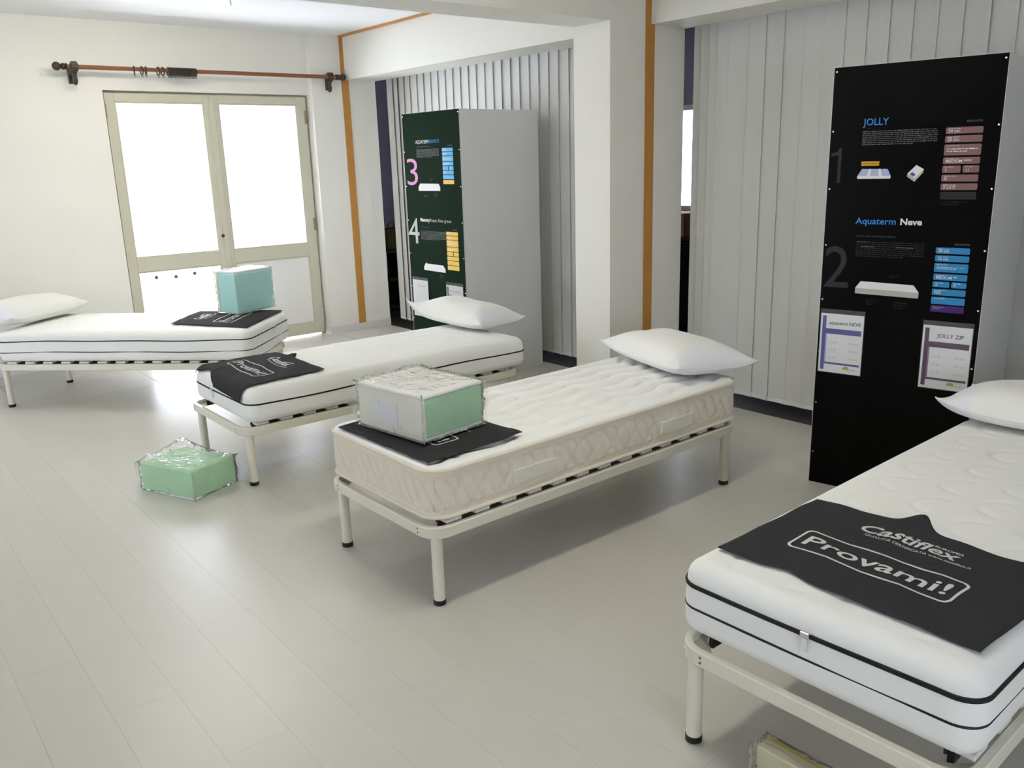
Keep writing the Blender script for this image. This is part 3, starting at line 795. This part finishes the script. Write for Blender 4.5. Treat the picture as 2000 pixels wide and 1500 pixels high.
for a in range(9):
    for b in range(7):
        px_, py_ = -.16+.15*a/8, .30+.16*b/6
        cv_.append((px_, py_, .004+.045*abs(noise.noise(Vector((px_*22, py_*22, 3.3))))))
for a in range(8):
    for b in range(6): cf_.append((a*7+b, (a+1)*7+b, (a+1)*7+b+1, a*7+b+1))
fl_ = mk('bag_flap', cv_, cf_, m_bag, fs4, False, fix=False); md_ = fl_.modifiers.new('thick', 'SOLIDIFY'); md_.thickness = .001
box('yellow_edge', .038, .0505, .002, .403, .1502, .1535, m_edge, fs4)

# ------------------------------------------------------------------ display boxes
PWD, PHT = .714, 2.02
def display(loc, rz, depth, bm, label):
    t = empty('display_box', (*loc, 0), rz); tag(t, label, 'display box')
    box('body', .002, PWD-.002, .006, depth, 0, PHT-.002, m_grey, t, .002)
    f = box('front_board', .003, PWD-.003, 0, .0055, 0, PHT-.003, bm, t)
    boxes('board_edge', [(0, .0028, -.0005, .006, 0, PHT), (PWD-.0028, PWD, -.0005, .006, 0, PHT), (.0028, PWD-.0028, -.0005, .006, PHT-.0028, PHT)], m_rim, t)
    sm = None
    for k in range(8):
        for x in (.014, PWD-.014):
            z = PHT-.022-k*.262
            if sm is None: o = lathe('screw', [(.0042, 0), (.0042, .0012), (.002, .0022)], m_chrome, t, 10); sm = o.data
            else: o = bpy.data.objects.new('screw', sm); COL.objects.link(o); o.parent = t
            o.matrix_local = Matrix.Translation((x, 0, z)) @ Matrix.Rotation(pi/2, 4, 'X')
    return t
def buttons(t, x0, x1, rows, m, lm=p_white):
    for (z0, z1, txt, split) in rows:
        if split:
            mid = x0+(x1-x0)*.53
            for a, b, tx in ((x0, mid-.004, split[0]), (mid+.004, x1, split[1])):
                o = prism('info_box', rrect(a, b, z0, z1, .005), m, t, -.0012)
                ptext('info_text', tx, a+.010, z0+.005, .012, lm, o, y=-.0022); textlines('info_caption', a+.008, b-.012, z1-.008, z1-.003, 1, lm, o, int(z0*999), .4, -.0022)
        else:
            o = prism('info_box', rrect(x0, x1, z0, z1, .005), m, t, -.0012)
            textlines('info_caption', x0+.010, x0+(x1-x0)*.55, z1-.009, z1-.0035, 1, lm, o, int(z0*999), .4, -.0022)
            if txt: ptext('info_text', txt, x0+.010, z0+.006, .0125, lm, o, y=-.0022, bold=.01)
            elif z1-z0 > .034: textlines('info_caption', x0+.010, x1-.012, z0+.012, z1-.014, 2, lm, o, int(z0*777), .4, -.0022)
def mattress_pic(t, top, front, m1, m2):
    o = prism('mattress_picture', top, m1, t, -.0012); prism('mattress_front', front, m2, o, -.0013); return o

# --- near black panel
A2 = (3.7878, 2.2635); rz2 = math.atan2(-.98139, .19200)
P2 = display(A2, rz2, .74, m_board, 'tall black display panel with blue and rose info boxes, at the right')
ptext('title_print', 'JOLLY', .151, 1.757, .030, p_blue, P2, .112, .012)
textlines('body_print', .149, .468, 1.668, 1.734, 8, p_grey, P2, 2, .42)
prism('number_print', [(.046, 1.503), (.060, 1.503), (.060, 1.661), (.049, 1.661), (.040, 1.645), (.014, 1.636), (.014, 1.624), (.046, 1.630)], p_dim, P2, -.0012)
ptext('caption_print', 'tecniche', .640, 1.752, .012, p_grey, P2, .062, 0, 'RIGHT')
zs = [(1.706, 1.733, '24 cm.'), (1.670, 1.698, '20 cm.'), (1.616, 1.662, ''), (1.580, 1.608, 'MEDIUM ****'), (1.543, 1.573, None), (1.506, 1.535, 'SI'), (1.470, 1.498, '2 LATI')]
buttons(P2, .499, .644, [(a, b, c, ('7', '11') if c is None else None) for a, b, c in zs], p_rose)
prism('info_box', rrect(.500, .643, 1.430, 1.462, .004), p_dim, P2, -.0012); textlines('small_print', .504, .62, 1.404, 1.424, 2, p_dim, P2, 4, .4)
o = prism('orange_tag', rrect(.153, .232, 1.579, 1.598, .001), p_orange, P2, -.0012); prism('tag_line', rrect(.153, .232, 1.5875, 1.589, .0004), p_ink, o, -.0016)
mp = mattress_pic(P2, [(.158, 1.565), (.271, 1.563), (.286, 1.533), (.138, 1.533)], [(.138, 1.533), (.286, 1.533), (.285, 1.521), (.139, 1.521)], p_lil, p_white)
for k in range(5): prism('stripe', [(.168+k*.021, 1.5645), (.178+k*.021, 1.5645), (.170+k*.026, 1.534), (.156+k*.026, 1.534)], p_pale if k % 2 == 0 else p_white, mp, -.0016)
mp = mattress_pic(P2, [(.392, 1.579), (.424, 1.560), (.388, 1.522), (.357, 1.542)], [(.357, 1.542), (.388, 1.522), (.424, 1.560), (.422, 1.546), (.389, 1.506), (.356, 1.529)], p_white, p_stone)
prism('blue_print', [(.366, 1.540), (.378, 1.548), (.393, 1.538), (.382, 1.528)], p_navy, mp, -.0018)
ptext('title_print', 'Aquaterm', .146, 1.316, .029, p_blue, P2, .180, .010)
ptext('title_print', 'Neve', .343, 1.316, .028, p_white, P2, .092, .030)
textlines('subtitle_print', .156, .410, 1.254, 1.266, 1, p_teal, P2, 8, .5)
textlines('body_print', .155, .458, 1.163, 1.238, 8, p_dim, P2, 9, .45); textlines('bold_print', .160, .240, 1.229, 1.238, 1, p_grey, P2, 11, .5); textlines('bold_print', .335, .440, 1.208, 1.217, 1, p_grey, P2, 12, .5); textlines('bold_print', .180, .275, 1.208, 1.217, 1, p_grey, P2, 13, .5)
ptext('number_print', '2', .004, 1.012, .200, p_dim, P2, .118)
ptext('caption_print', 'tecniche', .640, 1.232, .012, p_grey, P2, .062, 0, 'RIGHT')
zs = [(1.194, 1.221, '20 cm.'), (1.159, 1.186, '16 cm.'), (1.112, 1.151, ''), (1.076, 1.104, 'MEDIUM **'), (1.044, 1.069, None), (1.008, 1.036, 'NO'), (.968, 1.000, '')]
buttons(P2, .505, .643, [(a, b, c, ('A', 'K') if c is None else None) for a, b, c in zs], p_sky)
o = prism('info_box', rrect(.505, .643, .932, .962, .003), p_violet, P2, -.0012); textlines('info_caption', .512, .56, .944, .958, 2, p_lil, o, 15, .3, -.0022)
mattress_pic(P2, [(.189, 1.049), (.425, 1.045), (.450, 1.012), (.166, 1.016)], [(.166, 1.016), (.450, 1.012), (.449, .986), (.167, .990)], p_white, p_stone)
textlines('small_print', .318, .366, 1.072, 1.086, 2, p_dim, P2, 17, .4); textlines('small_print', .220, .264, .938, .968, 3, p_dim, P2, 18, .4); textlines('small_print', .345, .405, .930, .965, 3, p_dim, P2, 19, .4)

# --- far dark green panel on the grey box
A1 = (3.735, 5.880); rz1 = math.atan2(-.9991, .0424)
P1 = display(A1, rz1, .778, m_boardg, 'grey display box with a dark green printed front between the pillars')
ptext('title_print', 'AQUATERM', .166, 1.792, .026, p_white, P1, .165)
ptext('title_print', 'BIANCO', .334, 1.792, .026, p_blue, P1, .128)
textlines('body_print', .172, .455, 1.688, 1.752, 8, p_grey, P1, 31, .42)
textlines('subtitle_print', .172, .42, 1.762, 1.774, 1, p_dim, P1, 32, .42)
ptext('number_print', '3', .004, 1.484, .205, p_pink, P1, .142, -.006)
ptext('caption_print', 'tecniche', .622, 1.764, .012, p_grey, P1, .06, 0, 'RIGHT')
zs = [(1.726, 1.752, '20 cm.'), (1.697, 1.722, '18 cm.'), (1.655, 1.693, ''), (1.626, 1.651, 'MEDIUM'), (1.592, 1.622, None), (1.561, 1.588, 'SI'), (1.528, 1.557, '')]
buttons(P1, .494, .623, [(a, b, c, ('7', '11') if c is None else None) for a, b, c in zs], p_sky2)
prism('info_box', rrect(.494, .624, 1.492, 1.521, .003), p_yel, P1, -.0012)
mattress_pic(P1, [(.199, 1.496), (.435, 1.494), (.452, 1.468), (.176, 1.470)], [(.176, 1.470), (.452, 1.468), (.450, 1.442), (.175, 1.442)], p_white, p_white)
textlines('small_print', .320, .370, 1.515, 1.535, 2, p_dim, P1, 41, .4); textlines('small_print', .24, .29, 1.395, 1.415, 2, p_dim, P1, 42, .4); textlines('small_print', .37, .42, 1.395, 1.425, 2, p_dim, P1, 43, .4)
ptext('number_print', '4', .004, 1.034, .198, p_stone, P1, .146)
ptext('title_print', 'Memory', .174, 1.208, .027, p_white, P1, .122, .03)
ptext('title_print', 'React Aloe green', .300, 1.208, .025, p_stone, P1, .265)
textlines('subtitle_print', .172, .34, 1.158, 1.170, 1, p_dim, P1, 51, .42)
textlines('body_print', .172, .496, 1.068, 1.138, 8, p_grey, P1, 52, .42)
ptext('caption_print', 'tecniche', .636, 1.152, .012, p_grey, P1, .06, 0, 'RIGHT')
zs = [(1.114, 1.141, '20 cm.'), (1.082, 1.110, '18 cm.'), (1.030, 1.078, ''), (.994, 1.026, 'MEDIUM'), (.960, .990, None), (.926, .956, ''), (.890, .922, ''), (.852, .886, '')]
buttons(P1, .499, .641, [(a, b, c, ('', '') if c is None else None) for a, b, c in zs], p_yel)
mattress_pic(P1, [(.216, .884), (.222, .892), (.228, .882), (.442, .880), (.468, .850), (.192, .856)], [(.192, .856), (.468, .850), (.468, .826), (.192, .830)], p_white, p_white)
textlines('small_print', .215, .245, .905, .925, 2, p_dim, P1, 61, .4); textlines('small_print', .395, .44, .770, .812, 3, p_dim, P1, 62, .4)

# --- A4 price sheets in clear sleeves hung on the boards
def price_sheet(base, rz, x0, z0, ttl, c1, c2, c3, label, texts=True, blank=False):
    X = Vector((cos(rz), sin(rz), 0)); p = Vector((*base, 0))+X*x0+Vector((0, 0, z0))
    t = empty('price_sheet', p, rz); tag(t, label, 'price sheet', 'price sheets on the display boards')
    w, h = .208, .296
    box('paper', .003, w, -.0045, -.0038, .003, h, p_paper, t)
    box('sleeve', 0, w+.004, -.0058, -.0050, 0, h+.022, m_sleeve, t); box('sleeve_back', 0, w+.004, -.0036, -.0030, 0, h+.022, m_sleeve, t)
    y = -.0049
    def r(n, a, b, c, d, m): return prism(n, [(a, c), (b, c), (b, d), (a, d)], m, t, y, .0003)
    if not blank:
        r('side_band', .012, .030, .215, .284, c1); r('side_band', .012, .030, .015, .2148, c2); r('side_band', .0302, .037, .055, .195, c3)
        r('header_band', .0302, .200, .196, .222, c1); r('footer_band', .0302, .200, .044, .054, c1)
        lg = prism('logo', [(.118, .022), (.124, .034), (.134, .040), (.146, .038), (.154, .028), (.148, .020), (.140, .027), (.132, .022), (.126, .026)], p_lime, t, y, .0003)
        textlines('small_print', .156, .196, .020, .028, 1, p_soft, t, 3, .5, y)
        if texts:
            for k, (a, b) in enumerate((('cm 80', '190 euro'), ('cm 85', '205 euro'), ('cm 120', '310 euro'))):
                z = .150-k*.038; ptext('price_print', a, .050, z, .010, p_soft, t, .034, 0, 'LEFT', y); ptext('price_print', b, .188, z, .010, p_soft, t, .044, 0, 'RIGHT', y)
    else: r('header_band', .02, .19, .196, .210, p_paper)
    ptext('heading_print', ttl, .120, .243, .017 if texts else .014, p_ink if texts else p_soft, t, .150 if len(ttl) > 9 else .112, .012, 'CENTER', y)
    return t
price_sheet(A2, rz2, .012, .587, 'aquaterm NEVE', p_navy, p_navy, p_pale, 'price sheet headed aquaterm NEVE, left on the black panel')
price_sheet(A2, rz2, .482, .574, 'JOLLY ZIP', p_plum, p_plum, p_mauve, 'price sheet headed JOLLY ZIP, right on the black panel')
price_sheet(A1, rz1, .026, .448, 'ALOE', p_paper, p_paper, p_paper, 'plain white price sheet on the left of the dark green board', False, True)
price_sheet(A1, rz1, .470, .440, 'AQUATERM BIANCO', p_navy, p_navy, p_pale, 'price sheet with a purple band on the right of the dark green board', False)
